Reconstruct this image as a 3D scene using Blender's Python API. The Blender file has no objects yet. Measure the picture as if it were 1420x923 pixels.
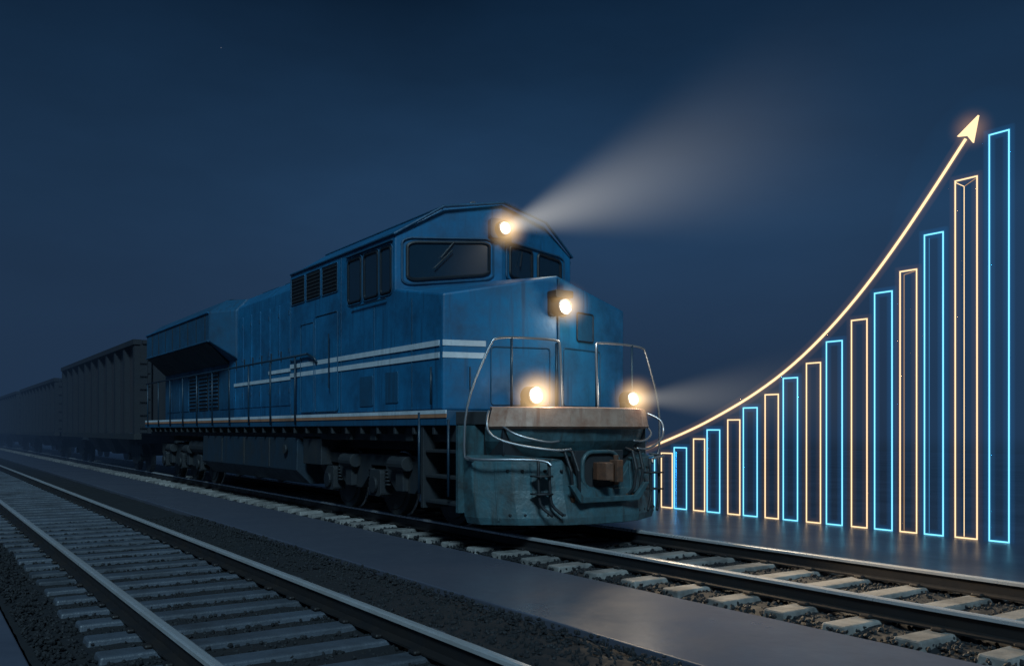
import bpy, math, random
import numpy as np
from mathutils import Vector
random.seed(4); np.random.seed(4)
scene=bpy.context.scene
scene.view_settings.view_transform='Standard'
scene.view_settings.look='None'
scene.view_settings.exposure=0

# ------------------------------------------------------------ node helpers
def new_mat(name):
    m=bpy.data.materials.new(name); m.use_nodes=True
    nt=m.node_tree; nt.nodes.clear()
    out=nt.nodes.new('ShaderNodeOutputMaterial')
    return m,nt,out
def mth(nt,op,a,b=None,clamp=False):
    n=nt.nodes.new('ShaderNodeMath'); n.operation=op; n.use_clamp=clamp
    for i,v in enumerate((a,b)):
        if v is None: continue
        if isinstance(v,(int,float)): n.inputs[i].default_value=v
        else: nt.links.new(v,n.inputs[i])
    return n.outputs[0]
def noise(nt,vec,scale,detail=5,rough=.6):
    n=nt.nodes.new('ShaderNodeTexNoise'); n.inputs['Scale'].default_value=scale
    n.inputs['Detail'].default_value=detail; n.inputs['Roughness'].default_value=rough
    nt.links.new(vec,n.inputs['Vector']); return n.outputs['Fac']
def mapping(nt,vec,scale):
    n=nt.nodes.new('ShaderNodeMapping'); n.inputs['Scale'].default_value=scale
    nt.links.new(vec,n.inputs['Vector']); return n.outputs[0]
def ramp(nt,fac,stops):
    n=nt.nodes.new('ShaderNodeValToRGB'); cr=n.color_ramp
    while len(cr.elements)<len(stops): cr.elements.new(.5)
    for e,(p,c) in zip(cr.elements,stops):
        e.position=p; e.color=(c[0],c[1],c[2],1) if not isinstance(c,(int,float)) else (c,c,c,1)
    nt.links.new(fac,n.inputs[0]); return n.outputs[0]
def mixc(nt,fac,a,b,mode='MIX'):
    n=nt.nodes.new('ShaderNodeMix'); n.data_type='RGBA'; n.blend_type=mode
    if isinstance(fac,(int,float)): n.inputs[0].default_value=fac
    else: nt.links.new(fac,n.inputs[0])
    for i,v in ((6,a),(7,b)):
        if isinstance(v,tuple): n.inputs[i].default_value=(v[0],v[1],v[2],1)
        else: nt.links.new(v,n.inputs[i])
    return n.outputs[2]

def surf(name,col,rough=.5,metal=0,dark=None,dirt=.5,nscale=1.5,streak=True,bump=.15,bscale=12,spec=.5,rvar=.35):
    m,nt,out=new_mat(name)
    b=nt.nodes.new('ShaderNodeBsdfPrincipled'); nt.links.new(b.outputs[0],out.inputs[0])
    tc=nt.nodes.new('ShaderNodeTexCoord'); v=tc.outputs['Object']
    if dark is None: dark=tuple(c*.3 for c in col)
    n1=noise(nt,v,nscale,4,.7)
    f=ramp(nt,n1,[(.35,0.0),(.72,1.0)])
    if streak:
        n2=noise(nt,mapping(nt,v,(5,5,.35)),2.2,3,.6)
        f2=ramp(nt,n2,[(.45,0.0),(.75,1.0)])
        f=mth(nt,'MAXIMUM',f,f2)
    f=mth(nt,'MULTIPLY',f,dirt)
    c=mixc(nt,f,col,dark)
    nt.links.new(c,b.inputs['Base Color'])
    r=mth(nt,'ADD',mth(nt,'MULTIPLY',f,rvar),rough,True)
    nt.links.new(r,b.inputs['Roughness'])
    b.inputs['Metallic'].default_value=metal
    b.inputs['Specular IOR Level'].default_value=spec
    if bump:
        bp=nt.nodes.new('ShaderNodeBump'); bp.inputs['Strength'].default_value=bump; bp.inputs['Distance'].default_value=.02
        nt.links.new(noise(nt,v,bscale*.5,3,.7),bp.inputs['Height'])
        nt.links.new(bp.outputs[0],b.inputs['Normal'])
    return m
def emis(name,col,s):
    m,nt,out=new_mat(name)
    e=nt.nodes.new('ShaderNodeEmission'); e.inputs[0].default_value=(*col,1); e.inputs[1].default_value=s
    nt.links.new(e.outputs[0],out.inputs[0]); return m
def volmat(name,col,s):
    m,nt,out=new_mat(name)
    e=nt.nodes.new('ShaderNodeEmission'); e.inputs[0].default_value=(*col,1); e.inputs[1].default_value=s
    nt.links.new(e.outputs[0],out.inputs['Volume'])
    try: m.cycles.homogeneous_volume=True
    except Exception: pass
    return m

blue=surf('blue_paint',(.010,.140,.300),.32,dark=(.004,.038,.090),dirt=.82,bump=.22)
blue_d=surf('blue_paint_dull',(.008,.078,.160),.48,dark=(.005,.026,.055),dirt=.8,bump=.2)
tankm=surf('fuel_tank_paint',(.010,.028,.048),.5,dark=(.010,.013,.016),dirt=.8,bump=.3)
white=surf('stripe_white',(.55,.62,.68),.5,dark=(.20,.25,.29),dirt=.7)
orange=surf('stripe_orange',(.42,.19,.10),.5,dark=(.12,.06,.04),dirt=.7)
black=surf('black_steel',(.008,.012,.017),.5,dark=(.018,.018,.018),dirt=.6,bump=.2)
under=surf('underframe_grime',(.011,.017,.024),.6,dark=(.024,.022,.021),dirt=.7,bump=.4)
seal=surf('rubber_seal',(.006,.010,.016),.45,dirt=.3)
glass=surf('cab_glass',(.008,.024,.042),.06,dark=(.015,.028,.040),dirt=.35,streak=False,bump=0,spec=.9)
pilot=surf('pilot_teal',(.045,.115,.140),.32,dark=(.024,.028,.028),dirt=.9,bump=.6,nscale=3)
beam=surf('end_beam',(.46,.31,.24),.5,dark=(.24,.09,.05),dirt=.9,bump=.4,nscale=3)
rust=surf('rust_coupler',(.15,.060,.03),.6,dark=(.03,.02,.015),dirt=.9,bump=.6,nscale=6)
chrome=surf('handrail_steel',(.40,.42,.45),.30,metal=.8,dirt=.5,streak=False,bump=0)
rail_dark=surf('handrail_blue',(.008,.03,.055),.4,dirt=.4,streak=False,bump=0)
wagon_m=surf('wagon_paint',(.010,.015,.023),.6,dark=(.015,.015,.020),dirt=.8,bump=.3,nscale=.9)
wagon_p=surf('wagon_panel',(.026,.029,.040),.6,dark=(.036,.026,.030),dirt=.9,bump=.3,nscale=.9)
steel=surf('rail_head',(.60,.61,.63),.22,metal=.5,dark=(.28,.23,.19),dirt=.4,nscale=2,streak=False,bump=.05)
railside=surf('rail_side',(.024,.024,.027),.45,metal=.4,dark=(.028,.020,.016),dirt=.8,nscale=3,streak=False)
conc=surf('sleeper_concrete',(.078,.094,.120),.42,dark=(.020,.025,.034),dirt=.95,nscale=1.6,streak=False,bump=.4,bscale=30)
conc_lit=surf('sleeper_concrete_lit',(.25,.24,.23),.6,dark=(.045,.045,.047),dirt=1.0,nscale=1.9,streak=False,bump=.4,bscale=30)  # lighter copy of the sleeper concrete, headlight brightness put into the colour
slab=surf('slab_concrete',(.088,.096,.128),.26,dark=(.050,.058,.084),dirt=.9,nscale=.6,streak=False,bump=.10,bscale=18,rvar=.22)
apron=surf('apron_concrete',(.050,.062,.094),.30,dark=(.030,.039,.062),dirt=.9,nscale=.5,streak=False,bump=.06,bscale=14,rvar=.15,spec=.5)
stone=surf('ballast_stone',(.009,.011,.015),.7,dark=(.004,.005,.007),dirt=.8,nscale=5,streak=False,bump=0)

# ------------------------------------------------------------ mesh builder
def empty(name,loc=(0,0,0)):
    e=bpy.data.objects.new(name,None); e.empty_display_size=.3; e.location=loc
    scene.collection.objects.link(e); return e
import bmesh
class MB:
    def __init__(s): s.v=[];s.f=[];s.mi=[];s.mats=[]
    def m(s,mat):
        if mat not in s.mats: s.mats.append(mat)
        return s.mats.index(mat)
    def add(s,vs,fs,mat):
        o=len(s.v); i=s.m(mat)
        s.v+= [tuple(p) for p in vs]
        for f in fs: s.f.append([o+k for k in f]); s.mi.append(i)
    def box(s,x0,x1,y0,y1,z0,z1,mat):
        if x0>x1:x0,x1=x1,x0
        if y0>y1:y0,y1=y1,y0
        if z0>z1:z0,z1=z1,z0
        s.add([(x0,y0,z0),(x1,y0,z0),(x1,y1,z0),(x0,y1,z0),(x0,y0,z1),(x1,y0,z1),(x1,y1,z1),(x0,y1,z1)],
          [(3,2,1,0),(4,5,6,7),(0,1,5,4),(1,2,6,5),(2,3,7,6),(3,0,4,7)],mat)
    def plate(s,pts,fn,o0,o1,mat):
        n=len(pts)
        vs=[fn(a,b,o0) for a,b in pts]+[fn(a,b,o1) for a,b in pts]
        fs=[list(range(n))[::-1],list(range(n,2*n))]+[(i,(i+1)%n,n+(i+1)%n,n+i) for i in range(n)]
        s.add(vs,fs,mat)
    def tube(s,path,r,mat,closed=False,segs=8):
        P=[Vector(p) for p in path]; n=len(P)
        def d(i): return (P[(i+1)%n]-P[i%n]).normalized()
        d0=d(0); up=Vector((0,0,1)) if abs(d0.z)<.9 else Vector((0,1,0))
        u=d0.cross(up).normalized(); w=d0.cross(u)
        ring=[P[0]+(u*math.cos((k+.5)*2*math.pi/segs)+w*math.sin((k+.5)*2*math.pi/segs))*r for k in range(segs)]
        def slide(rg,dd,p,nn):
            return [q+dd*((p-q).dot(nn)/max(dd.dot(nn),.2)) for q in rg]
        if closed:
            b=(d(n-1)+d0).normalized(); ring=slide(ring,d0,P[0],b)
        rings=[ring]
        cnt=n if closed else n-1
        for i in range(1,cnt+(0 if closed else 1)):
            din=d(i-1)
            if i==n-1 and not closed: b=din
            else: b=(din+d(i)).normalized()
            ring=slide(ring,din,P[i],b); rings.append(ring)
        vs=[q for rg in rings for q in rg]; fs=[]
        R=len(rings)
        for i in range(R if closed else R-1):
            a=i*segs; c=((i+1)%R)*segs
            for k in range(segs):
                fs.append((a+k,a+(k+1)%segs,c+(k+1)%segs,c+k))
        if not closed:
            fs.append(list(range(segs))[::-1]); fs.append([ (R-1)*segs+k for k in range(segs)])
        s.add(vs,fs,mat)
    def cyl(s,p0,p1,r,mat,segs=20,r1=None):
        p0=Vector(p0);p1=Vector(p1);d=(p1-p0).normalized()
        up=Vector((0,0,1)) if abs(d.z)<.9 else Vector((0,1,0))
        u=d.cross(up).normalized(); w=d.cross(u); r1=r if r1 is None else r1
        vs=[p0+(u*math.cos(k*2*math.pi/segs)+w*math.sin(k*2*math.pi/segs))*r for k in range(segs)]
        vs+=[p1+(u*math.cos(k*2*math.pi/segs)+w*math.sin(k*2*math.pi/segs))*r1 for k in range(segs)]
        s.add(vs,[list(range(segs))[::-1],list(range(segs,2*segs))]+[(k,(k+1)%segs,segs+(k+1)%segs,segs+k) for k in range(segs)],mat)
    def obj(s,name,parent=None,bevel=0,smooth=False,loc=(0,0,0)):
        me=bpy.data.meshes.new(name); me.from_pydata([tuple(p) for p in s.v],[],s.f)
        for m in s.mats: me.materials.append(m)
        for p,i in zip(me.polygons,s.mi): p.material_index=i; p.use_smooth=smooth
        bm=bmesh.new(); bm.from_mesh(me); bmesh.ops.recalc_face_normals(bm,faces=bm.faces); bm.to_mesh(me); bm.free()
        o=bpy.data.objects.new(name,me); scene.collection.objects.link(o); o.location=loc
        if parent: o.parent=parent
        if bevel:
            b=o.modifiers.new('bevel','BEVEL'); b.width=bevel; b.segments=2; b.limit_method='ANGLE'; b.angle_limit=math.radians(30)
        return o
def ball_obj(name,r,mat,loc,scale=(1,1,1),sub=3):
    me=bpy.data.meshes.new(name); b=bmesh.new(); bmesh.ops.create_icosphere(b,subdivisions=sub,radius=r); b.to_mesh(me); b.free()
    me.materials.append(mat); o=bpy.data.objects.new(name,me); scene.collection.objects.link(o); o.location=loc; o.scale=scale; return o
def rrect(a0,a1,b0,b1,r=.05,n=4,b0b=None):
    if a0>a1:a0,a1=a1,a0
    pts=[]
    for cx,cy,st in ((a1-r,b1-r,0),(a0+r,b1-r,90),(a0+r,b0+r,180),(a1-r,b0+r,270)):
        for k in range(n+1):
            t=math.radians(st+90*k/n); pts.append((cx+r*math.cos(t),cy+r*math.sin(t)))
    return pts

# ------------------------------------------------------------ LOCOMOTIVE
CY=7.45
loco=empty('diesel_locomotive',(-18,CY,0))
bpy.context.view_layer.update()
def LP(o):
    o.parent=loco; o.matrix_parent_inverse=loco.matrix_world.inverted()
    return o
def L(s_,w,z): return (-s_,CY+w,z)
def loft(mb,secs,mat):
    n=len(secs[0]); vs=[L(*p) for sec in secs for p in sec]; fs=[]
    for i in range(len(secs)-1):
        for k in range(n-1):
            a=i*n+k; fs.append((a,a+1,a+n+1,a+n))
        a=i*n; fs.append((a+n-1,a,a+n,a+2*n-1))
    fs.append([ (len(secs)-1)*n+k for k in range(n)])
    fs.append(list(range(n))[::-1])
    mb.add(vs,fs,mat)

csec=[(-1.6,1.62),(-1.6,4.19),(-.92,4.62),(0,4.76),(.92,4.62),(1.6,4.19),(1.6,1.62)]
kc=.2375; CS=11.36
def cabfront(w,z,off=0): return (CS+kc*abs(w)-off, w, z)
mb=MB()
vs=[L(*cabfront(w,z)) for w,z in csec]+[L(15.98,w,z) for w,z in csec]+[L(*cabfront(0,1.62))]
fs=[(0,1,2,3,14),(14,3,4,5,6)]+[(k,k+1,k+8,k+7) for k in range(6)]+[(0,14,6,13,7),(7,8,9,10,11,12,13)]
mb.add(vs,fs,blue)
LP(mb.obj('cab',bevel=.025))
mb=MB()
mb.tube([L(15.95,-1.61,4.19),L(CS+.36,-1.61,4.19),L(CS+.14,-.92,4.63),L(CS-.05,0,4.77),L(CS+.14,.92,4.63),L(CS+.36,1.61,4.19),L(15.95,1.61,4.19)],.022,blue_d)
mb.tube([L(15.97,-.92,4.63),L(CS+.2,-.92,4.63)],.018,blue_d)
mb.box(-14.6,-12.4,CY-.5,CY+.5,4.66,4.82,blue_d)
mb.box(-15.6,-15.0,CY-.35,CY+.35,4.66,4.80,blue_d)
for hx in (-.28,0,.28):
    mb.cyl(L(12.3,hx*.6,4.82),L(11.9,hx*.6,4.84),.02,chrome,10,.06)
mb.cyl(L(13.0,.75,4.6),L(13.0,.75,4.95),.008,black,6)
LP(mb.obj('roof_fittings',bevel=.01))

mb=MB()
kn=.47/1.6
pl=[(11.95,-1.598),(10.34,-1.598),(9.95,0),(10.42,1.598),(11.95,1.598)]
bot=[L(s_,w,1.62) for s_,w in pl]
top=[L(11.9,-1.598,3.42),L(10.34,-1.598,3.16),L(9.95,0,3.48),L(10.42,1.598,3.16),L(11.9,1.598,3.42),L(11.42,0,3.62)]
mb.add(bot+top,[(0,1,2,3,4),(0,1,6,5),(1,2,7,6),(2,3,8,7),(3,4,9,8),(5,6,7,10),(10,7,8,9)],blue)
LP(mb.obj('nose',bevel=.03))
def NF(w,z,off=0): return L(9.95+(kn if w>0 else .39/1.6)*abs(w)-off,w,z)

mb=MB()
hs=[(-1.1,1.62),(-1.1,4.15),(-.8,4.42),(0,4.46),(.8,4.42),(1.1,4.15),(1.1,1.62)]
loft(mb,[[(15.9,w,z) for w,z in hs],[(21.1,w,z) for w,z in hs]],blue)
LP(mb.obj('long_hood',bevel=.02))
mb=MB()
rs=[(-1.098,1.62),(-1.098,2.95),(-1.62,3.42),(-1.62,4.08),(-1.2,4.40),(0,4.48),(1.2,4.40),(1.62,4.08),(1.62,3.42),(1.098,2.95),(1.098,1.62)]
r0=[(-1.098,1.62),(-1.098,2.95),(-1.15,3.02),(-1.15,4.10),(-.9,4.38),(0,4.44),(.9,4.38),(1.15,4.10),(1.15,3.02),(1.098,2.95),(1.098,1.62)]
loft(mb,[[(20.75,w,z) for w,z in r0],[(21.3,w,z) for w,z in rs],[(27.8,w,z) for w,z in rs]],blue_d)
LP(mb.obj('radiator_housing',bevel=.02))

mb=MB()
def bothpanel(s0,s1,z0,z1,w0,off,mat,r=.03):
    for sg in (-1,1):
        mb.plate(rrect(s0,s1,z0,z1,r,2),lambda a,b,o:L(a,sg*(w0+o),b),-.01,off,mat)
x=16.15
while x<21.0:
    wd=.55
    bothpanel(x,x+wd,1.85,3.9,1.1,.014,blue,.02)
    for zz in (2.1,2.9,3.65): bothpanel(x+.02,x+.06,zz,zz+.09,1.114,.012,blue_d,.005)
    bothpanel(x+wd-.08,x+wd-.05,2.75,2.95,1.114,.02,black,.005)
    x+=.60
for s_ in (16.6,18.1,19.6):
    mb.box(-s_-1.1,-s_,CY-.55,CY+.55,4.40,4.55,blue_d)
mb.cyl(L(17.6,0,4.5),L(17.6,0,4.78),.22,black,16)
for i,s_ in enumerate((21.35,22.3,23.25,24.2,25.15,26.1,27.0)):
    bothpanel(s_,s_+.82 if s_<27 else s_+.6,1.85,2.8,1.1,.014,black if i in(1,2,3) else blue_d,.02)
    if i in (1,2,3):
        for q in range(9):
            for sg in(-1,1):
                mb.box(-s_-.78,-s_-.04,CY+sg*1.112,CY+sg*1.14,1.92+q*.095,1.95+q*.095,blue_d)
for i in range(22):
    s_=21.75+i*.27
    for sg in(-1,1):
        mb.tube([L(s_,sg*1.13,2.96),L(s_,sg*1.635,3.41)],.018,black,segs=5)
for i in range(8):
    for sg in(-1,1):
        mb.box(-21.6-i*.78-.012,-21.6-i*.78+.012,CY+sg*1.618,CY+sg*1.632,3.45,4.06,black)
for sg in(-1,1):
    mb.plate([(-1.12,2.95),(-1.61,3.395),(-1.63,3.38),(-1.14,2.925)],lambda a,b,o:L(o,-a*sg*-1,b),21.4,27.6,black)
    mb.tube([L(21.3,sg*1.63,3.42),L(27.8,sg*1.63,3.42)],.025,blue_d)
    mb.tube([L(21.3,sg*1.63,4.08),L(27.8,sg*1.63,4.08)],.025,blue)
mb.box(-27.3,-22.0,CY-.9,CY+.9,4.43,4.53,black)
LP(mb.obj('hood_details',bevel=.006))

mb=MB()
for s0,s1 in ((12.90,13.36),(12.30,12.76),(11.86,12.18)):
    bothpanel(s0,s1,3.38,4.02,1.6,.004,glass,.05)
    for sg in(-1,1):
        mb.tube([L(a,sg*1.606,b) for a,b in rrect(s0-.01,s1+.01,3.37,4.03,.06,4)],.022,seal,True,6)
        mb.tube([L(a,sg*1.604,b) for a,b in rrect(s0-.05,s1+.05,3.33,4.07,.08,4)],.012,blue_d,True,6)
for sg in(-1,1):
    mb.box(-13.42,-11.78,CY+sg*1.6,CY+sg*1.635,4.095,4.12,blue_d)
    mb.tube([L(11.95,sg*1.64,3.28),L(13.2,sg*1.64,3.28)],.012,rail_dark,segs=6)
for i in range(3):
    s0=13.80+i*.73
    bothpanel(s0,s0+.66,3.62,4.10,1.6,.006,black,.02)
    for q in range(7):
        for sg in(-1,1):
            mb.box(-s0-.62,-s0-.04,CY+sg*1.604,CY+sg*1.62,3.66+q*.062,3.670+q*.062,under)
    for sg in(-1,1):
        mb.tube([L(a,sg*1.606,b) for a,b in rrect(s0,s0+.66,3.62,4.10,.03,2)],.010,blue_d,True,6)
bothpanel(13.80,15.40,1.66,3.28,1.6,.012,blue,.04)
for sg in(-1,1):
    mb.tube([L(a,sg*1.612,b) for a,b in rrect(13.78,14.75,1.67,3.30,.05,3)],.014,blue_d,True,6)
    mb.tube([L(a,sg*1.612,b) for a,b in rrect(14.82,15.44,1.67,3.22,.05,3)],.012,blue_d,True,6)
    mb.tube([L(14.05,sg*1.66,2.05),L(14.05,sg*1.66,2.95)],.012,rail_dark,segs=6)
for s_ in (13.66,12.42,11.2,15.96):
    for sg in (-1,1):
        mb.box(-s_-.012,-s_+.012,CY+sg*1.598,CY+sg*1.612,1.64,4.15 if s_>12.5 else 3.2,blue_d)
for s0,s1,z0,z1 in ((12.46,12.93,1.72,2.18),(11.62,12.03,1.75,2.2)):
    bothpanel(s0,s1,z0,z1,1.6,.012,blue_d,.02)
LP(mb.obj('side_windows_and_doors',bevel=.004))

mb=MB()
for sg in(-1,1):
    for z0 in (2.315,2.475):
        e=15.98
        mb.box(-e,-10.42 if sg<0 else -10.8,CY+sg*1.6,CY+sg*1.6145,z0,z0+.075,white)
        s1=21.0 if z0<2.4 else 18.6
        mb.box(-s1,-15.99,CY+sg*1.1,CY+sg*1.128,z0+.04,z0+.11,white)
    mb.box(-27.95,-10.2,CY+sg*1.62,CY+sg*1.634,1.575,1.625,white)
    mb.box(-27.95,-10.2,CY+sg*1.62,CY+sg*1.632,1.525,1.572,orange)
for z0 in (2.315,2.475):
    mb.plate([(-1.60,z0),(-1.02,z0),(-1.02,z0+.075),(-1.60,z0+.075)],NF,-.004,.006,white)
LP(mb.obj('stripes'))

mb=MB()
def CF(w,z,off=0):
    p=cabfront(w,z,off); return L(*p)
def wpane(pts):
    mb.plate(pts,CF,-.01,.004,glass)
    mb.tube([CF(a,b,.008) for a,b in pts],.026,seal,True,6)
def qrect(a0,a1,zb0,zb1,zt0,zt1,r=.07):
    base=rrect(0,1,0,1,.12,5); out=[]
    for u,v in base:
        zb=zb0+(zb1-zb0)*u; zt=zt0+(zt1-zt0)*u
        out.append((a0+(a1-a0)*u, zb+(zt-zb)*v))
    return out
wpane(qrect(-1.42,-.20,3.53,3.68,4.08,4.16))
wpane(qrect(.17,.66,3.70,3.64,4.16,4.14))
wpane(qrect(.80,1.34,3.62,3.55,4.13,4.08))
mb.tube([CF(a,b,.012) for a,b in qrect(-1.50,-.14,3.46,3.62,4.14,4.22)],.018,blue_d,True,6)
mb.tube([CF(a,b,.012) for a,b in qrect(.09,1.42,3.63,3.48,4.22,4.15)],.018,blue_d,True,6)
mb.tube([CF(-.75,4.12,.03),CF(-.95,3.88,.05)],.010,black,segs=5); mb.tube([CF(-.78,4.00,.055),CF(-1.05,3.72,.055)],.009,black,segs=5)
mb.tube([CF(.42,4.10,.03),CF(.36,3.86,.05)],.010,black,segs=5)
LP(mb.obj('windscreens'))

mb=MB()
pts=rrect(.42,.80,2.62,3.02,.03,3)
mb.plate(pts,NF,-.01,.010,blue_d)
mb.tube([NF(a,b,.012) for a,b in pts],.012,seal,True,6)
for a0,a1 in ((-.95,-.12),(.12,.98)):
    mb.tube([NF(a,b,.006) for a,b in rrect(a0,a1,1.70,2.48 if a0<0 else 2.5,.04,3)],.010,blue_d,True,6)
mb.box(-9.965,-9.925,CY-.015,CY+.015,1.64,3.44,blue_d)
mb.tube([NF(-1.25,1.9,.03),NF(-1.25,2.2,.03)],.012,rail_dark,segs=6)
mb.plate(rrect(-.17,.13,3.16,3.26,.02,2),lambda a,b,o:L(9.97-o,a,b),0,.20,black)
mb.plate(rrect(-.16,.14,2.92,3.2,.05,3),lambda a,b,o:L(9.98-o,a,b),0,.05,black)
LP(mb.obj('nose_details',bevel=.005))

mb=MB()
mb.box(-28.0,-10.2,CY-1.62,CY+1.62,1.42,1.62,blue_d)
mb.box(-28.0,-10.2,CY-1.0,CY+1.0,1.05,1.415,under)
mb.box(-28.0,-10.2,CY-1.45,CY-1.40,1.2,1.418,under)
mb.box(-28.0,-10.2,CY+1.40,CY+1.45,1.2,1.418,under)
for i in range(30):
    s_=10.6+i*.58
    for sg in(-1,1): mb.box(-s_-.03,-s_+.03,CY+sg*1.42,CY+sg*1.60,1.30,1.418,under)
pl=[(10.25,-1.50),(9.62,-1.25),(9.25,-.7),(9.14,0),(9.25,.7),(9.62,1.25),(10.25,1.50)]
mb.add([L(a,b,1.43) for a,b in pl]+[L(a,b,1.60) for a,b in pl],
   [list(range(7)),list(range(7,14))]+[(i,(i+1)%7,7+(i+1)%7,7+i) for i in range(7)],under)
LP(mb.obj('frame_deck',bevel=.01))
mb=MB()
bp_=[(-1.28,9.66),(-1.16,9.46),(-.86,9.24),(-.45,9.10),(0,9.05),(.45,9.10),(.86,9.24),(1.16,9.46),(1.28,9.66)]
def band(zs,offs,ext):
    n=len(bp_); vs=[]
    for z,o,sh in zip(zs,offs,ext):
        vs+=[L(s_+o,w*sh,z) for w,s_ in bp_]
    m_=len(zs); fs=[(j*n+i,j*n+i+1,(j+1)*n+i+1,(j+1)*n+i) for j in range(m_-1) for i in range(n-1)]
    return vs,fs
vs,fs=band([1.635,1.625,1.42,1.40],[.08,0,0,.06],[.97,.98,1.03,1.03])
mb.add(vs,fs,beam)
o=LP(mb.obj('end_beam'))
sm=o.modifiers.new('s','SOLIDIFY'); sm.thickness=.05; sm.offset=0
mb=MB()
vs,fs=band([1.40,1.22,1.02,.90],[.06,.10,.22,.40],[1.04,1.02,.94,.78]); mb.add(vs,fs,pilot)
o=LP(mb.obj('apron')); sm=o.modifiers.new('s','SOLIDIFY'); sm.thickness=.03
mb=MB()
pw=[(-1.52,10.0),(-1.50,9.72),(-1.15,9.34),(-.6,9.03),(-.25,8.95),(.25,8.95),(.6,9.03),(1.15,9.34),(1.50,9.72),(1.52,10.0)]
zs=[1.04,.98,.60,.26,.17]; of=[.16,.06,.02,-.06,-.06]; ex=[1,1,1,.98,.955]
n=len(pw); vs=[]
for z,o_,e_ in zip(zs,of,ex):
    for j,(w,s_) in enumerate(pw):
        zz=z
        if abs(w)<.3: zz=min(z,.60)
        elif abs(w)<.7: zz=min(z,.98)
        vs.append(L(s_+o_,w*e_,zz))
fs=[(j*n+i,j*n+i+1,(j+1)*n+i+1,(j+1)*n+i) for j in range(len(zs)-1) for i in range(n-1)]
mb.add(vs,fs,pilot)
o=LP(mb.obj('snow_plow')); sm=o.modifiers.new('s','SOLIDIFY'); sm.thickness=.03; sm.offset=0
bv=o.modifiers.new('b','BEVEL'); bv.width=.008
mb=MB()
def PWp(w,z,o_=0):
    for a,b in zip(pw,pw[1:]):
        if a[0]<=w<=b[0]:
            t=(w-a[0])/(b[0]-a[0]+1e-9); s_=a[1]+(b[1]-a[1])*t; break
    return L(s_-o_+ (.06 if z>.9 else .03 if z>.5 else -.03),w,z)
for w in (-1.3,-.95,-.5,.5,.95,1.3):
    mb.tube([PWp(w,.22,.02),PWp(w,.6,.02),PWp(w,.95,.02)],.015,pilot,segs=6)
for w in (-1.2,-1.05,-.8,-.62,.62,.8,1.05,1.2):
    for z in (.3,.85):
        mb.cyl(PWp(w,z,0),PWp(w,z,.04),.018,under,8)
for sg in(-1,1):
    mb.box(-10.95,-9.85,CY+sg*1.18,CY+sg*1.22,.35,1.42,under)
    for z in (.38,.72,1.06):
        mb.box(-10.85,-10.0,CY+sg*1.2,CY+sg*1.58,z,z+.04,under)
    mb.box(-10.0,-9.93,CY+sg*1.18,CY+sg*1.60,.30,1.42,pilot)
    mb.box(-10.95,-10.88,CY+sg*1.18,CY+sg*1.60,.30,1.42,under)
mb.box(-10.1,-9.5,CY-1.2,CY+1.2,.5,1.40,under)
LP(mb.obj('pilot_details',bevel=.006))
mb=MB()
mb.cyl(L(9.5,0,.84),L(8.98,0,.84),.11,rust,16)
mb.box(-9.15,-9.05,CY-.40,CY+.40,.60,1.10,under)
mb.tube([L(9.03,a,b) for a,b in rrect(-.30,.30,.60,1.08,.16,4)],.03,pilot,True,8)
mb.plate([(-.17,0),(-.20,.12),(-.17,.26),(-.09,.31),(-.06,.24),(-.08,.13),(.0,.09),(.10,.08),(.13,0)],lambda a,b,o:(-8.98+b,CY+a,o),.73,.95,rust)
mb.plate([(.06,.05),(.15,.04),(.18,.14),(.14,.23),(.04,.24),(.03,.19),(.08,.16)],lambda a,b,o:(-8.98+b,CY+a,o),.70,.98,rust)
mb.cyl(L(8.88,.13,.66),L(8.88,.13,1.04),.035,rust,12)
mb.plate([(-.66,.68),(-.48,.45),(.48,.45),(.66,.68),(.58,.68),(.43,.52),(-.43,.52),(-.58,.68)],lambda a,b,o:L(o,a,b),8.82,8.88,pilot)
for w in(-.62,-.5,.5,.62):
    mb.tube([L(9.12,w,1.12),L(8.98,w,1.08),L(8.88,w*.96,.85),L(8.90,w*.9,.60),L(8.96,w*.82,.52)],.022,black)
    mb.cyl(L(8.96,w*.82,.52),L(9.0,w*.78,.46),.035,rust,8)
LP(mb.obj('coupler_and_hoses',bevel=.012))

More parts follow.
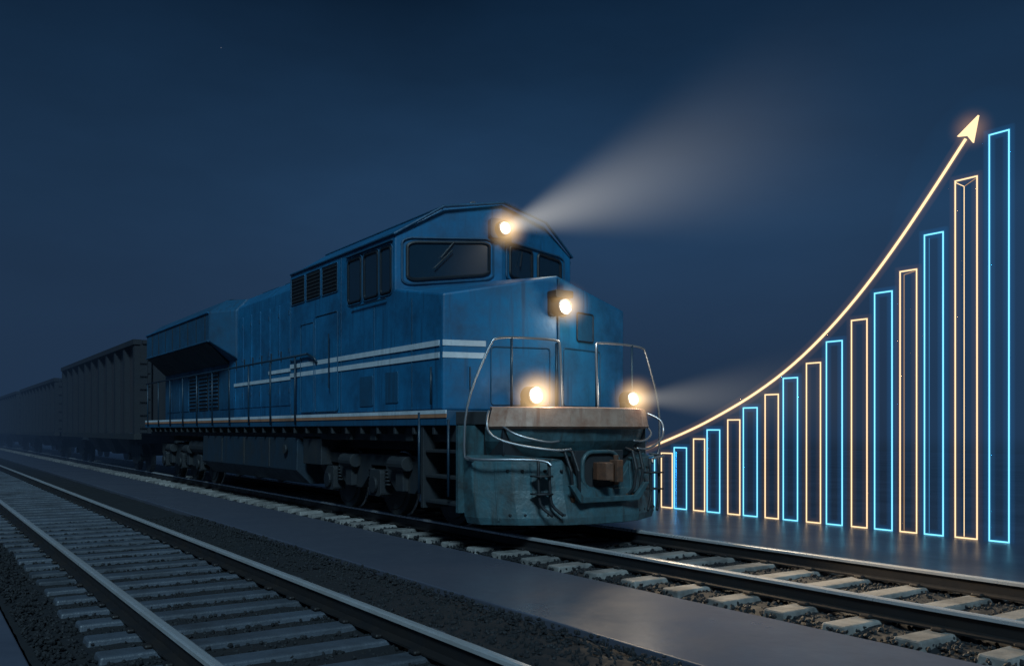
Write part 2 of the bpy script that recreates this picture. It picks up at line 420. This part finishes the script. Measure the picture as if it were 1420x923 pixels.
mb=MB()
def smoothp(pts,it=2):
    for _ in range(it):
        q=[pts[0]]
        for a,b in zip(pts,pts[1:]):
            a_,b_=Vector(a),Vector(b); q+= [tuple(a_*.75+b_*.25),tuple(a_*.25+b_*.75)]
        q.append(pts[-1]); pts=q
    return pts
for sg in(-1,1):
    mb.tube(smoothp([L(9.45,sg*.30,1.64),L(9.5,sg*.30,2.5),L(9.52,sg*.34,2.55),L(9.6,sg*1.24,2.55),L(9.62,sg*1.32,2.45),L(9.68,sg*1.64,1.72),L(9.70,sg*1.66,1.05),L(9.72,sg*1.60,.98),L(9.80,sg*1.3,.98)],2),.016,chrome)
    mb.tube([L(9.58,sg*1.02,1.60),L(9.58,sg*1.02,2.55)],.017,rail_dark)
    mb.tube([L(9.53,sg*.34,1.60),L(9.53,sg*.34,2.5)],.019,rail_dark)
    mb.tube(smoothp([L(9.62,sg*1.34,1.6),L(9.45,sg*1.48,1.50),L(9.42,sg*1.48,1.30),L(9.25,sg*1.22,1.18),L(8.98,sg*.75,1.10),L(8.95,sg*.55,1.12)],2),.016,chrome)
    mb.tube(smoothp([L(9.50,sg*1.22,1.42),L(9.30,sg*1.16,1.30),L(9.1,sg*.8,1.2),L(9.1,sg*.62,1.22)],2),.014,chrome)
    mb.tube(smoothp([L(9.8,sg*1.55,1.02),L(9.55,sg*1.6,.99),L(9.15,sg*1.18,1.0),L(9.02,sg*.88,.98),L(8.96,sg*.84,.92)],2),.018,chrome)
    for w in (.84,1.0):
        mb.tube(smoothp([L(9.02,sg*w,.98),L(8.99+.1*(w-.84),sg*w,.55),L(8.98+.1*(w-.84),sg*(w-.02),.42),L(8.90,sg*(w-.14),.30)],1),.020,black)
    for z in (.78,.56): mb.box(-9.15,-8.95,CY+sg*.82,CY+sg*1.03,z,z+.02,under)
LP(mb.obj('front_handrails',smooth=True))
mb=MB()
for sg in(-1,1):
    mb.tube([L(15.0,sg*1.66,2.68),L(27.7,sg*1.66,2.68)],.02,rail_dark)
    mb.tube([L(15.0,sg*1.66,2.68),L(14.7,sg*1.66,2.60),L(14.65,sg*1.62,2.5)],.02,rail_dark)
    s_=15.6
    while s_<27.9:
        mb.tube([L(s_,sg*1.66,1.45),L(s_,sg*1.66,2.68)],.018,rail_dark)
        s_+=1.32
    mb.tube([L(10.55,sg*1.66,1.7),L(10.55,sg*1.66,2.2)],.015,rail_dark)
    mb.tube([L(10.12,sg*1.64,.5),L(10.12,sg*1.64,1.5)],.018,rail_dark)
    mb.tube([L(10.92,sg*1.64,.5),L(10.92,sg*1.64,1.6)],.018,rail_dark)
LP(mb.obj('side_handrails',smooth=True))

mb=MB()
tk=[(-1.5,1.22),(-1.52,.62),(-1.25,.36),(1.25,.36),(1.52,.62),(1.5,1.22)]
loft(mb,[[(15.9,w,z) for w,z in tk],[(22.2,w,z) for w,z in tk]],tankm)
for s_ in (17.4,19.0,20.6):
    for sg in(-1,1): mb.box(-s_-.03,-s_+.03,CY+sg*1.5,CY+sg*1.53,.64,1.2,under)
mb.cyl(L(16.4,-1.54,1.0),L(16.4,-1.58,1.0),.09,under,14)
mb.box(-15.75,-14.9,CY-1.45,CY-1.0,.75,1.25,under)
for sg in(-1,1):
    mb.tube([L(14.2,sg*1.38,1.22),L(22.5,sg*1.38,1.28)],.035,under)
    mb.cyl(L(22.5,sg*1.2,.95),L(24,sg*1.2,.95),.2,under,16)
    for s_ in (11.4,12.6,13.5): mb.box(-s_-.2,-s_,CY+sg*1.3,CY+sg*1.5,1.2,1.4,under)
LP(mb.obj('fuel_tank',bevel=.02))
def bogie(axles,halfw=.84):
    mb=MB()
    lo=min(axles)-.55; hi=max(axles)+.55
    for sg in(-1,1):
        pts=[(lo,.98),(hi,.98),(hi,.70)]
        ax=sorted(axles,reverse=True)
        for i,a in enumerate(ax):
            pts+=[(a+.36,.62),(a+.26,.80),(a-.26,.80),(a-.36,.62)]
            if i<len(ax)-1:
                mid=(a+ax[i+1])/2
                pts+=[(mid+.3,.42),(mid-.3,.42)]
        pts+=[(lo,.70)]
        mb.plate(pts,lambda a,b,o:L(a,sg*o,b),1.12,1.26,under)
        for a in axles:
            mb.plate(rrect(a-.2,a+.2,.32,.74,.06,3),lambda p,q,o:L(p,sg*o,q),1.10,1.32,under)
            mb.cyl(L(a,sg*1.32,.50),L(a,sg*1.37,.50),.13,black,16)
            for d in(-.29,.29):
                for q in range(5):
                    mb.cyl(L(a+d,sg*1.2,.50+q*.055),L(a+d,sg*1.2,.53+q*.055),.085,black,12)
            mb.cyl(L(a,sg*(halfw-.03),.5),L(a,sg*(halfw+.11),.5),.50,under,32)
            mb.cyl(L(a,sg*(halfw-.06),.5),L(a,sg*(halfw-.03),.5),.53,steel,32)
            mb.cyl(L(a,sg*(halfw+.11),.5),L(a,sg*(halfw+.13),.5),.40,black,28)
            mb.box(-a-.62,-a-.50,CY+sg*.80,CY+sg*.95,.3,.75,under)
        for a,b in zip(sorted(axles),sorted(axles)[1:]):
            m_=(a+b)/2
            mb.cyl(L(m_-.25,sg*1.34,.86),L(m_+.25,sg*1.34,.86),.11,under,14)
            mb.box(-m_-.12,-m_+.12,CY+sg*1.26,CY+sg*1.36,.45,.8,under)
    for a in axles: mb.cyl(L(a,-.8,.5),L(a,.8,.5),.09,under,12)
    mb.box(-hi,-lo,CY-.7,CY+.7,.55,1.02,under)
    return mb
LP(bogie([11.15,13.0,14.85]).obj('bogie_front',bevel=.01))
LP(bogie([23.3,25.1,26.9]).obj('bogie_rear',bevel=.01))

# ------------------------------------------------------------ lamps
warm=(1.0,.78,.52)
lens=emis('lamp_lens',(1.0,.82,.54),8)
def halo_mat(name,amp,R,pw_=3.0,col=(1,.64,.30)):  # lamp glare put in as a self-lit sphere fading outwards
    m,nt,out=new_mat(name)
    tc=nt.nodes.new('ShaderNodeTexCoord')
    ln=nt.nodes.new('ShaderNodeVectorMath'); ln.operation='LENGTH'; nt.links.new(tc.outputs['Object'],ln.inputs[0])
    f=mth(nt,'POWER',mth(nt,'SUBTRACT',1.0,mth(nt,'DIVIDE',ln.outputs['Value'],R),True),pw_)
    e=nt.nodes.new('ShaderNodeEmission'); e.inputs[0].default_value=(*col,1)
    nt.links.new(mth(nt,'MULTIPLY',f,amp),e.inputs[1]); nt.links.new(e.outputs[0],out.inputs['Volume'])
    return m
def beam_mat(name,amp,Ln,tan,r0):  # beam light put into a self-lit cone, nothing scatters
    m,nt,out=new_mat(name)
    tc=nt.nodes.new('ShaderNodeTexCoord'); sp=nt.nodes.new('ShaderNodeSeparateXYZ'); nt.links.new(tc.outputs['Object'],sp.inputs[0])
    x,y,z=sp.outputs
    rad=mth(nt,'SQRT',mth(nt,'ADD',mth(nt,'MULTIPLY',y,y),mth(nt,'MULTIPLY',z,z)))
    R=mth(nt,'ADD',mth(nt,'MULTIPLY',x,tan),r0)
    rho=mth(nt,'DIVIDE',rad,R)
    fr=mth(nt,'POWER',mth(nt,'SUBTRACT',1.0,mth(nt,'MULTIPLY',rho,rho),True),2.0)
    t=mth(nt,'DIVIDE',x,Ln)
    fa=mth(nt,'POWER',mth(nt,'SUBTRACT',1.0,t,True),1.9)
    f=mth(nt,'DIVIDE',mth(nt,'MULTIPLY',fr,fa),R)
    e=nt.nodes.new('ShaderNodeEmission'); e.inputs[0].default_value=(1,.95,.84,1)
    nt.links.new(mth(nt,'MULTIPLY',f,amp),e.inputs[1]); nt.links.new(e.outputs[0],out.inputs['Volume'])
    return m
def lamp(name,s_,w,z,r,tiltz,hR,hA,beamL,beam_amp,power,tan=.17,spot=60):
    mb=MB()
    mb.cyl(L(s_+.16,w,z),L(s_-.02,w,z),r*1.35,black,24,r*1.25)
    mb.tube([L(s_-.02,w+r*1.12*math.cos(a*math.pi/12),z+r*1.12*math.sin(a*math.pi/12)) for a in range(24)],r*.16,chrome,True,8)
    mb.cyl(L(s_-.01,w,z),L(s_-.03,w,z),r,lens,24,r*.85)
    LP(mb.obj(name))
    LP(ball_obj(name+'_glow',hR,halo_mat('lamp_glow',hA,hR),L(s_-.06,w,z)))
    if beam_amp>0:
        mb=MB(); mb.cyl((0,0,0),(beamL,0,0),r,beam_mat(name+'_beam',beam_amp,beamL,tan,r),32,r+tan*beamL)
        o=mb.obj(name+'_beam'); o.location=L(s_-.04,w,z); LP(o)
    ld=bpy.data.lights.new(name+'_spot','SPOT'); ld.energy=power; ld.color=warm; ld.spot_size=math.radians(spot); ld.spot_blend=.8; ld.shadow_soft_size=.08
    lo=bpy.data.objects.new(name+'_spot',ld); scene.collection.objects.link(lo); lo.location=L(s_-.12,w,z)
    d=Vector((1,0,tiltz)); lo.rotation_euler=d.to_track_quat('-Z','Y').to_euler(); LP(lo)
lamp('headlight',11.20,-.06,4.36,.088,-.35,.42,8,6.6,.20,800,.235,55)
lamp('nose_lamp',9.78,-.02,3.04,.088,-.35,.38,7,2,0,250,.15,60)
lamp('ditch_lamp',9.42,-.76,1.80,.092,-.20,.45,10,2,0,1000,.15,70)
lamp('ditch_lamp',9.46,.92,1.79,.080,-.20,.41,8.5,4.2,.095,1000,.20,70)
for nm,s_,w,z,p in (('nose_lamp_spill',9.40,.15,2.95,18),('ditch_spill',9.2,-.72,1.9,6),('ditch_spill',9.2,.88,1.95,12)):
    ld=bpy.data.lights.new(nm,'POINT'); ld.energy=p; ld.color=(1,.88,.72); ld.shadow_soft_size=.1
    lo=bpy.data.objects.new(nm,ld); scene.collection.objects.link(lo); lo.location=L(s_,w,z); LP(lo)
mb=MB(); mb.plate(rrect(-.24,.14,4.22,4.52,.05,3),lambda a,b,o:L(CS+.02-o,a,b),0,.09,blue_d)
for w in(-.76,.92):
    mb.box(-9.62,-9.5,CY+w-.1,CY+w+.1,1.62,1.75,black)
LP(mb.obj('lamp_brackets',bevel=.01))

# ------------------------------------------------------------ WAGONS
Lw=15.6
def wagon_body(h):
    mb=MB()
    mb.box(-Lw,0,-1.45,1.45,1.25,h-.14,wagon_p)
    mb.box(-Lw-.01,-Lw+.3,-1.46,1.46,1.26,h-.13,wagon_m); mb.box(-.3,.01,-1.46,1.46,1.26,h-.13,wagon_m)
    for k in range(11):
        xx=-.14-k*(Lw-.28)/10
        for sg in(-1,1):
            mb.box(xx-.12,xx+.12,sg*1.452,sg*1.62,1.2,h-.16,wagon_m)
            if k<10: mb.box(xx-.80,xx-.74,sg*1.452,sg*1.48,1.3,h-.2,wagon_m)
    for sg in(-1,1):
        mb.box(-Lw-.02,.02,sg*1.42,sg*1.66,h-.158,h,wagon_m)
        mb.box(-Lw-.02,.02,sg*1.42,sg*1.64,1.06,1.24,under)
    for e in (0.0,-Lw):
        sx=1 if e==0 else -1
        for q in(-1.2,-.6,0,.6,1.2): mb.box(e+sx*.012,e+sx*.12,q-.05,q+.05,1.25,h-.17,wagon_m)
        mb.box(e-.06,e+.06,-1.40,1.40,h-.13,h-.01,wagon_m)
        mb.box(e,e+sx*.9,-.12,.12,.75,1.0,under)
        for zz in (1.5,1.9,2.3,2.7,3.1,3.5): mb.box(e+sx*.13,e+sx*.15,-1.55,-1.2,zz,zz+.03,under)
    mb.box(-Lw,0,-.4,.4,.85,1.2,under)
    for k in range(3):
        c=-4.6-k*3.2
        mb.add([(c-1.2,-1.2,1.2),(c+1.2,-1.2,1.2),(c+1.2,1.2,1.2),(c-1.2,1.2,1.2),(c-.4,-.8,.45),(c+.4,-.8,.45),(c+.4,.8,.45),(c-.4,.8,.45)],[(0,1,2,3),(4,5,6,7),(0,1,5,4),(1,2,6,5),(2,3,7,6),(3,0,4,7)],under)
    o=mb.obj('src'); me=o.data; bpy.data.objects.remove(o); return me
bodies=[wagon_body(4.14),wagon_body(3.80),wagon_body(4.0)]
mb=MB()
for c in (-2.2,-Lw+2.2):
    for sg in(-1,1):
        mb.plate([(c-1.2,.55),(c-.9,.85),(c+.9,.85),(c+1.2,.55),(c+.7,.5),(c+.3,.25),(c-.3,.25),(c-.7,.5)],lambda a,b,o:(a,sg*o,b),1.0,1.15,under)
        for a in(-.9,.9):
            mb.cyl((c+a,sg*.8,.46),(c+a,sg*.94,.46),.46,under,24)
            mb.cyl((c+a,sg*.94,.46),(c+a,sg*1.2,.46),.12,black,12)
    mb.box(c-.3,c+.3,-1,1,.5,.9,under)
wg=mb.obj('run_src'); me2=wg.data; bpy.data.objects.remove(wg)
for i in range(12):
    e=empty('freight_wagon',(-(29.5+i*17.9),CY,0))
    for nm,me in (('wagon_body',bodies[(0,1,1,2,0,1,2,1,0,2,1,1)[i]]),('wagon_bogies',me2)):
        o=bpy.data.objects.new(nm,me); scene.collection.objects.link(o); o.parent=e

# ------------------------------------------------------------ TRACKS
def track(cy,half,slen,pitch,phase,cm):
    e=empty('railway_track',(0,cy,0))
    mb=MB()
    head=[(-.036,-.035),(-.034,-.010),(-.028,-.003),(-.018,0),(.018,0),(.028,-.003),(.034,-.010),(.036,-.035)]
    for sg in(-1,1):
        y0=sg*half
        for pts,mat in ((head,steel),([(-.075,-.165),(-.075,-.150),(-.012,-.135),(-.010,-.045),(-.034,-.0355),(.034,-.0355),(.010,-.045),(.012,-.135),(.075,-.150),(.075,-.165)],railside)):
            n=len(pts)
            vs=[(15,y0+a,b) for a,b in pts]+[(-420,y0+a,b) for a,b in pts]
            mb.add(vs,[list(range(n)),list(range(n,2*n))]+[(k,(k+1)%n,n+(k+1)%n,n+k) for k in range(n)],mat)
    o=mb.obj('rails'); o.parent=e
    mb=MB(); x=14+phase
    while x>-150:
        dx=random.uniform(-.01,.01); h=slen/2; j=random.uniform(-.03,.03); zt=-.168+random.uniform(-.006,.002)
        a=.14;b=.11; x_=x+random.uniform(-.012,.012)
        vs=[(x_-a,-h+j,-.36),(x_+a,-h+j,-.36),(x_+a,h+j,-.36),(x_-a,h+j,-.36),(x_-b+dx,-h+.03+j,zt),(x_+b+dx,-h+.03+j,zt),(x_+b+dx,h-.03+j,zt),(x_-b+dx,h-.03+j,zt)]
        mb.add(vs,[(3,2,1,0),(4,5,6,7),(0,1,5,4),(1,2,6,5),(2,3,7,6),(3,0,4,7)],cm)
        if x>-22:
            for sg in(-1,1):
                for q in(-1,1):
                    yy=sg*half+q*.10
                    mb.box(x-.05,x+.05,yy-.03,yy+.03,-.166,-.135,railside)
        x-=pitch
    o=mb.obj('sleepers',bevel=.03); o.parent=e
    return e
track(CY,.84,2.75,.62,.1,conc_lit)
track(2.25,.74,2.35,.60,.3,conc)

# ------------------------------------------------------------ GROUND
gm=surf('ground_soil',(.020,.026,.036),.7,dark=(.012,.016,.022),dirt=.8,nscale=.3,streak=False,bump=.4,bscale=6)
mb=MB(); mb.add([(-1500,-1500,-.46),(600,-1500,-.46),(600,1500,-.46),(-1500,1500,-.46)],[(0,1,2,3)],gm); mb.obj('ground')
def bed(y0,y1):
    nx,ny=500,26
    xs=np.concatenate([np.linspace(14,-40,nx-60),np.linspace(-42,-420,60)]); ys=np.linspace(y0,y1,ny)
    v=[];f=[]
    for i,xx in enumerate(xs):
        for j,yy in enumerate(ys):
            e=min(yy-y0,y1-yy); z=-.212-.05*max(0,1-e/.35)+random.uniform(-.012,.012)
            v.append((xx,yy,z))
    for i in range(nx-1):
        for j in range(ny-1):
            a=i*ny+j; f.append((a,a+1,a+ny+1,a+ny))
    return v,f
ball=empty('ballast',(0,4.8,0))
t=(1+5**.5)/2
ico_v=np.array([(-1,t,0),(1,t,0),(-1,-t,0),(1,-t,0),(0,-1,t),(0,1,t),(0,-1,-t),(0,1,-t),(t,0,-1),(t,0,1),(-t,0,-1),(-t,0,1)])/1.9
ico_f=np.array([(0,11,5),(0,5,1),(0,1,7),(0,7,10),(0,10,11),(1,5,9),(5,11,4),(11,10,2),(10,7,6),(7,1,8),(3,9,4),(3,4,2),(3,2,6),(3,6,8),(3,8,9),(4,9,5),(2,4,11),(6,2,10),(8,6,7),(9,8,1)])
def stones(n,x0,x1,y0,y1,smin,smax,zc):
    P=np.stack([np.random.uniform(x0,x1,n),np.random.uniform(y0,y1,n),np.random.uniform(zc-.02,zc+.008,n)],1)
    S=np.random.uniform(smin,smax,(n,1,1))*np.random.uniform(.6,1.2,(n,1,3))
    V=ico_v[None]*(1+np.random.uniform(-.25,.25,(n,12,1)))*S
    a=np.random.uniform(0,6.28,n); c,s_=np.cos(a),np.sin(a)
    X=V[:,:,0]*c[:,None]-V[:,:,1]*s_[:,None]; Y=V[:,:,0]*s_[:,None]+V[:,:,1]*c[:,None]
    V=np.stack([X,Y,V[:,:,2]],2)+P[:,None]
    F=ico_f[None]+ (np.arange(n)*12)[:,None,None]
    me=bpy.data.meshes.new('stones'); me.from_pydata(V.reshape(-1,3).tolist(),[],F.reshape(-1,3).tolist())
    me.materials.append(stone)
    o=bpy.data.objects.new('stones',me); scene.collection.objects.link(o); o.parent=ball; o.matrix_parent_inverse=ball.matrix_world.inverted()
bpy.context.view_layer.update()
for y0,y1 in ((.72,4.38),(6.0,9.25)):
    v,f=bed(y0,y1); mb=MB(); mb.add(v,f,stone); o=mb.obj('bed'); o.parent=ball; o.matrix_parent_inverse=ball.matrix_world.inverted()
stones(19000,-17,-1.5,.75,4.36,.014,.022,-.208)
stones(13000,-15,1,6.02,9.22,.014,.024,-.205)
def slabstrip(y0,y1,zt,name,th=.22):
    mb=MB(); mb.box(-420,14,y0,y1,zt-th,zt,slab)
    return mb.obj(name,bevel=.012)
slabstrip(4.40,5.98,-.20,'concrete_walkway')
slabstrip(-60,.70,-.24,'concrete_walkway')
mb=MB(); mb.box(-420,200,9.27,60,-.44,-.25,apron); mb.obj('concrete_apron',bevel=.01)

# ------------------------------------------------------------ NEON BAR CHART
BY=13.0; GZ=-.235
nb=emis('neon_blue',(.22,.76,1.0),1.5); no=emis('neon_amber',(1.0,.72,.40),1.45); nod=emis('neon_amber_dim',(1.0,.60,.30),.5); nbd=emis('neon_blue_dim',(.1,.5,1.0),.45)
hb=[volmat('neon_blue_glow',(.03,.48,1.0),2.4),volmat('neon_blue_wide_glow',(.02,.34,.95),.36)]  # glow round the tubes put in as self-lit volumes, no air haze
ho=[volmat('neon_amber_glow',(1.0,.54,.22),1.7),volmat('neon_amber_wide_glow',(1.0,.52,.24),.12)]
bars=[(-14.16,.33,.80,1),(-13.63,.32,.88,0),(-13.24,.35,1.0,1),(-12.72,.30,1.18,0),(-12.34,.33,1.36,1),(-11.82,.30,1.55,0),(-11.42,.33,1.77,1),
(-10.92,.30,2.0,0),(-10.505,.31,2.28,1),(-10.015,.29,2.515,0),(-9.595,.31,2.855,1),(-9.115,.29,3.17,0),(-8.675,.31,3.566,1),
(-8.24,.28,3.85,0),(-7.82,.30,4.35,1),(-7.315,.33,5.07,0),(-6.83,.28,5.62,1)]
for i,(cx,w,zt,isb) in enumerate(bars):
    e=empty('glowing_chart_bar',(cx,BY,GZ)); H=zt-GZ
    loop=[(-w/2,0,0),(w/2,0,0),(w/2,0,H),(-w/2,0,H)]
    mb=MB(); mb.tube(loop,.0105,nb if isb else no,True,6)
    if i==15:
        mb.tube([(-w/2+.12,.03,.02),(-w/2+.12,.03,H-.10),(-w/2,0,H-.02)],.006,no,False,5)
        mb.tube([(-w/2+.12,.03,H-.10),(w/2,.0,H-.02)],.005,nod,False,5)
    if i==13:
        mb.tube([(-w/2+.05,.03,.02),(-w/2+.05,.03,H-.05),(w/2,0,H-.02)],.005,nod,False,5)
    if i==14:
        mb.tube([(-w/2+.06,.03,.02),(-w/2+.06,.03,H-.05)],.005,nbd,False,5)
    o=mb.obj('tube_outline',smooth=True); o.parent=e
    for r,mt,nm in ((.028,(hb if isb else ho)[0],'glow'),(.085,(hb if isb else ho)[1],'outer_glow')):
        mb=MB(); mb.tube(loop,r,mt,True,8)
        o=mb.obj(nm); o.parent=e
    if i==16:
        o=ball_obj('wide_glow',1,volmat('wide_blue_glow',(.0,.30,.80),.014),(-.2,0,3.0),(1.7,.8,3.6)); o.parent=e  # added self-lit ellipsoid for the blue glow about the tall bars
e=empty('glowing_growth_arrow',(-10.5,BY-.12,3))
ap=[(-14.5,.86),(-14.05,.98),(-12.9,1.33),(-12.14,1.61),(-11.25,1.99),(-10.44,2.43),(-9.70,2.96),(-9.0,3.58),(-8.36,4.26),(-7.76,4.98),(-7.25,5.62)]
pp=[(x+10.5,0,z-3) for x,z in ap]
pp=smoothp(pp,2)
mb=MB(); mb.tube(pp,.021,no,False,8); o=mb.obj('arrow_shaft',smooth=True); o.parent=e
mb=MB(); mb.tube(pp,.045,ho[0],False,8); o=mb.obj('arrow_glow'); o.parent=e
mb=MB(); mb.tube(pp,.12,volmat('arrow_outer_glow',(1,.50,.2),.14),False,8); o=mb.obj('arrow_outer_glow'); o.parent=e  # outer glow of the arrow, also a self-lit volume
tip=Vector((-7.06+10.5,0,5.91-3)); dr=Vector((.52,0,.80)).normalized(); pn=Vector((dr.z,0,-dr.x))
A=tip; B=tip-dr*.36+pn*.14; C=tip-dr*.36-pn*.14; Dn=tip-dr*.30
mb=MB(); mb.add([p+Vector((0,-.02,0)) for p in (A,B,Dn,C)]+[p+Vector((0,.02,0)) for p in (A,B,Dn,C)],[(0,1,2,3),(7,6,5,4),(0,1,5,4),(1,2,6,5),(2,3,7,6),(3,0,4,7)],no)
o=mb.obj('arrow_head'); o.parent=e
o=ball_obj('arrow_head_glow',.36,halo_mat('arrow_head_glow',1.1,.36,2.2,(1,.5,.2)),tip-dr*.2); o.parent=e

# ------------------------------------------------------------ MIST
m,nt,out=new_mat('mist')
em=nt.nodes.new('ShaderNodeEmission'); ab=nt.nodes.new('ShaderNodeVolumeAbsorption'); ad=nt.nodes.new('ShaderNodeAddShader')
dens=.013
ab.inputs['Color'].default_value=(0,0,0,1); ab.inputs['Density'].default_value=dens
em.inputs[0].default_value=(.014,.032,.068,1); em.inputs[1].default_value=dens
nt.links.new(em.outputs[0],ad.inputs[0]); nt.links.new(ab.outputs[0],ad.inputs[1]); nt.links.new(ad.outputs[0],out.inputs['Volume'])
mb=MB(); pl=[(-900,-300),(-27,-300),(-27,20),(300,20),(300,900),(-900,900)]
mb.add([(x,y,-1) for x,y in pl]+[(x,y,16) for x,y in pl],[list(range(6))[::-1],list(range(6,12))]+[(i,(i+1)%6,6+(i+1)%6,6+i) for i in range(6)],m)
mb.obj('mist')

# ------------------------------------------------------------ WORLD
w=bpy.data.worlds.new('World'); scene.world=w; w.use_nodes=True; nt=w.node_tree; nt.nodes.clear()
out=nt.nodes.new('ShaderNodeOutputWorld'); bg=nt.nodes.new('ShaderNodeBackground')
tc=nt.nodes.new('ShaderNodeTexCoord'); sp=nt.nodes.new('ShaderNodeSeparateXYZ'); nt.links.new(tc.outputs['Generated'],sp.inputs[0])
c=ramp(nt,sp.outputs[2],[(0,(.018,.036,.076)),(.10,(.0175,.043,.096)),(.22,(.0140,.043,.098)),(.34,(.0078,.027,.064)),(.46,(.0036,.0138,.035)),(1,(.0035,.012,.028))])
n=noise(nt,mapping(nt,tc.outputs['Generated'],(1,1,3.0)),1.7,5,.55)
c=mixc(nt,1,c,ramp(nt,n,[(.3,.74),(.7,1.26)]),'MULTIPLY')
dp=nt.nodes.new('ShaderNodeVectorMath'); dp.operation='DOT_PRODUCT'; nt.links.new(tc.outputs['Generated'],dp.inputs[0])
dp.inputs[1].default_value=Vector((-.76,.64,.10)).normalized()
g=mth(nt,'POWER',mth(nt,'MAXIMUM',dp.outputs['Value'],0.0),7.0)
g=mth(nt,'ADD',mth(nt,'MULTIPLY',g,.55),.70)
c=mixc(nt,1,c,g,'MULTIPLY')
vo=nt.nodes.new('ShaderNodeTexVoronoi'); vo.inputs['Scale'].default_value=26; nt.links.new(tc.outputs['Generated'],vo.inputs['Vector'])
st=mth(nt,'LESS_THAN',vo.outputs['Distance'],.022)
sc=nt.nodes.new('ShaderNodeSeparateColor'); nt.links.new(vo.outputs['Color'],sc.inputs[0])
st=mth(nt,'MULTIPLY',mth(nt,'MULTIPLY',st,mth(nt,'GREATER_THAN',sc.outputs[0],.5)),.15)
c=mixc(nt,1,c,st,'ADD')
nt.links.new(c,bg.inputs[0]); bg.inputs[1].default_value=1.0; nt.links.new(bg.outputs[0],out.inputs[0])

sd=bpy.data.lights.new('fill_sun','SUN'); sd.energy=2.2; sd.angle=math.radians(12); sd.color=(.52,.82,1)  # added cool fill light, not a visible moon; brightens the locomotive
so=bpy.data.objects.new('fill_sun_light',sd); scene.collection.objects.link(so)
so.rotation_euler=(-Vector((.62,-.40,.62))).to_track_quat('-Z','Y').to_euler()

# ------------------------------------------------------------ CAMERA
cd=bpy.data.cameras.new('camera'); co_=bpy.data.objects.new('camera',cd); scene.collection.objects.link(co_)
cd.sensor_width=36; cd.lens=1250/1420*36; cd.shift_y=133.5/1420; cd.clip_end=3000; cd.clip_start=.05
co_.location=(0,0,1.37); co_.rotation_euler=(math.radians(90),0,math.radians(90)-math.atan(840/1250))
scene.camera=co_
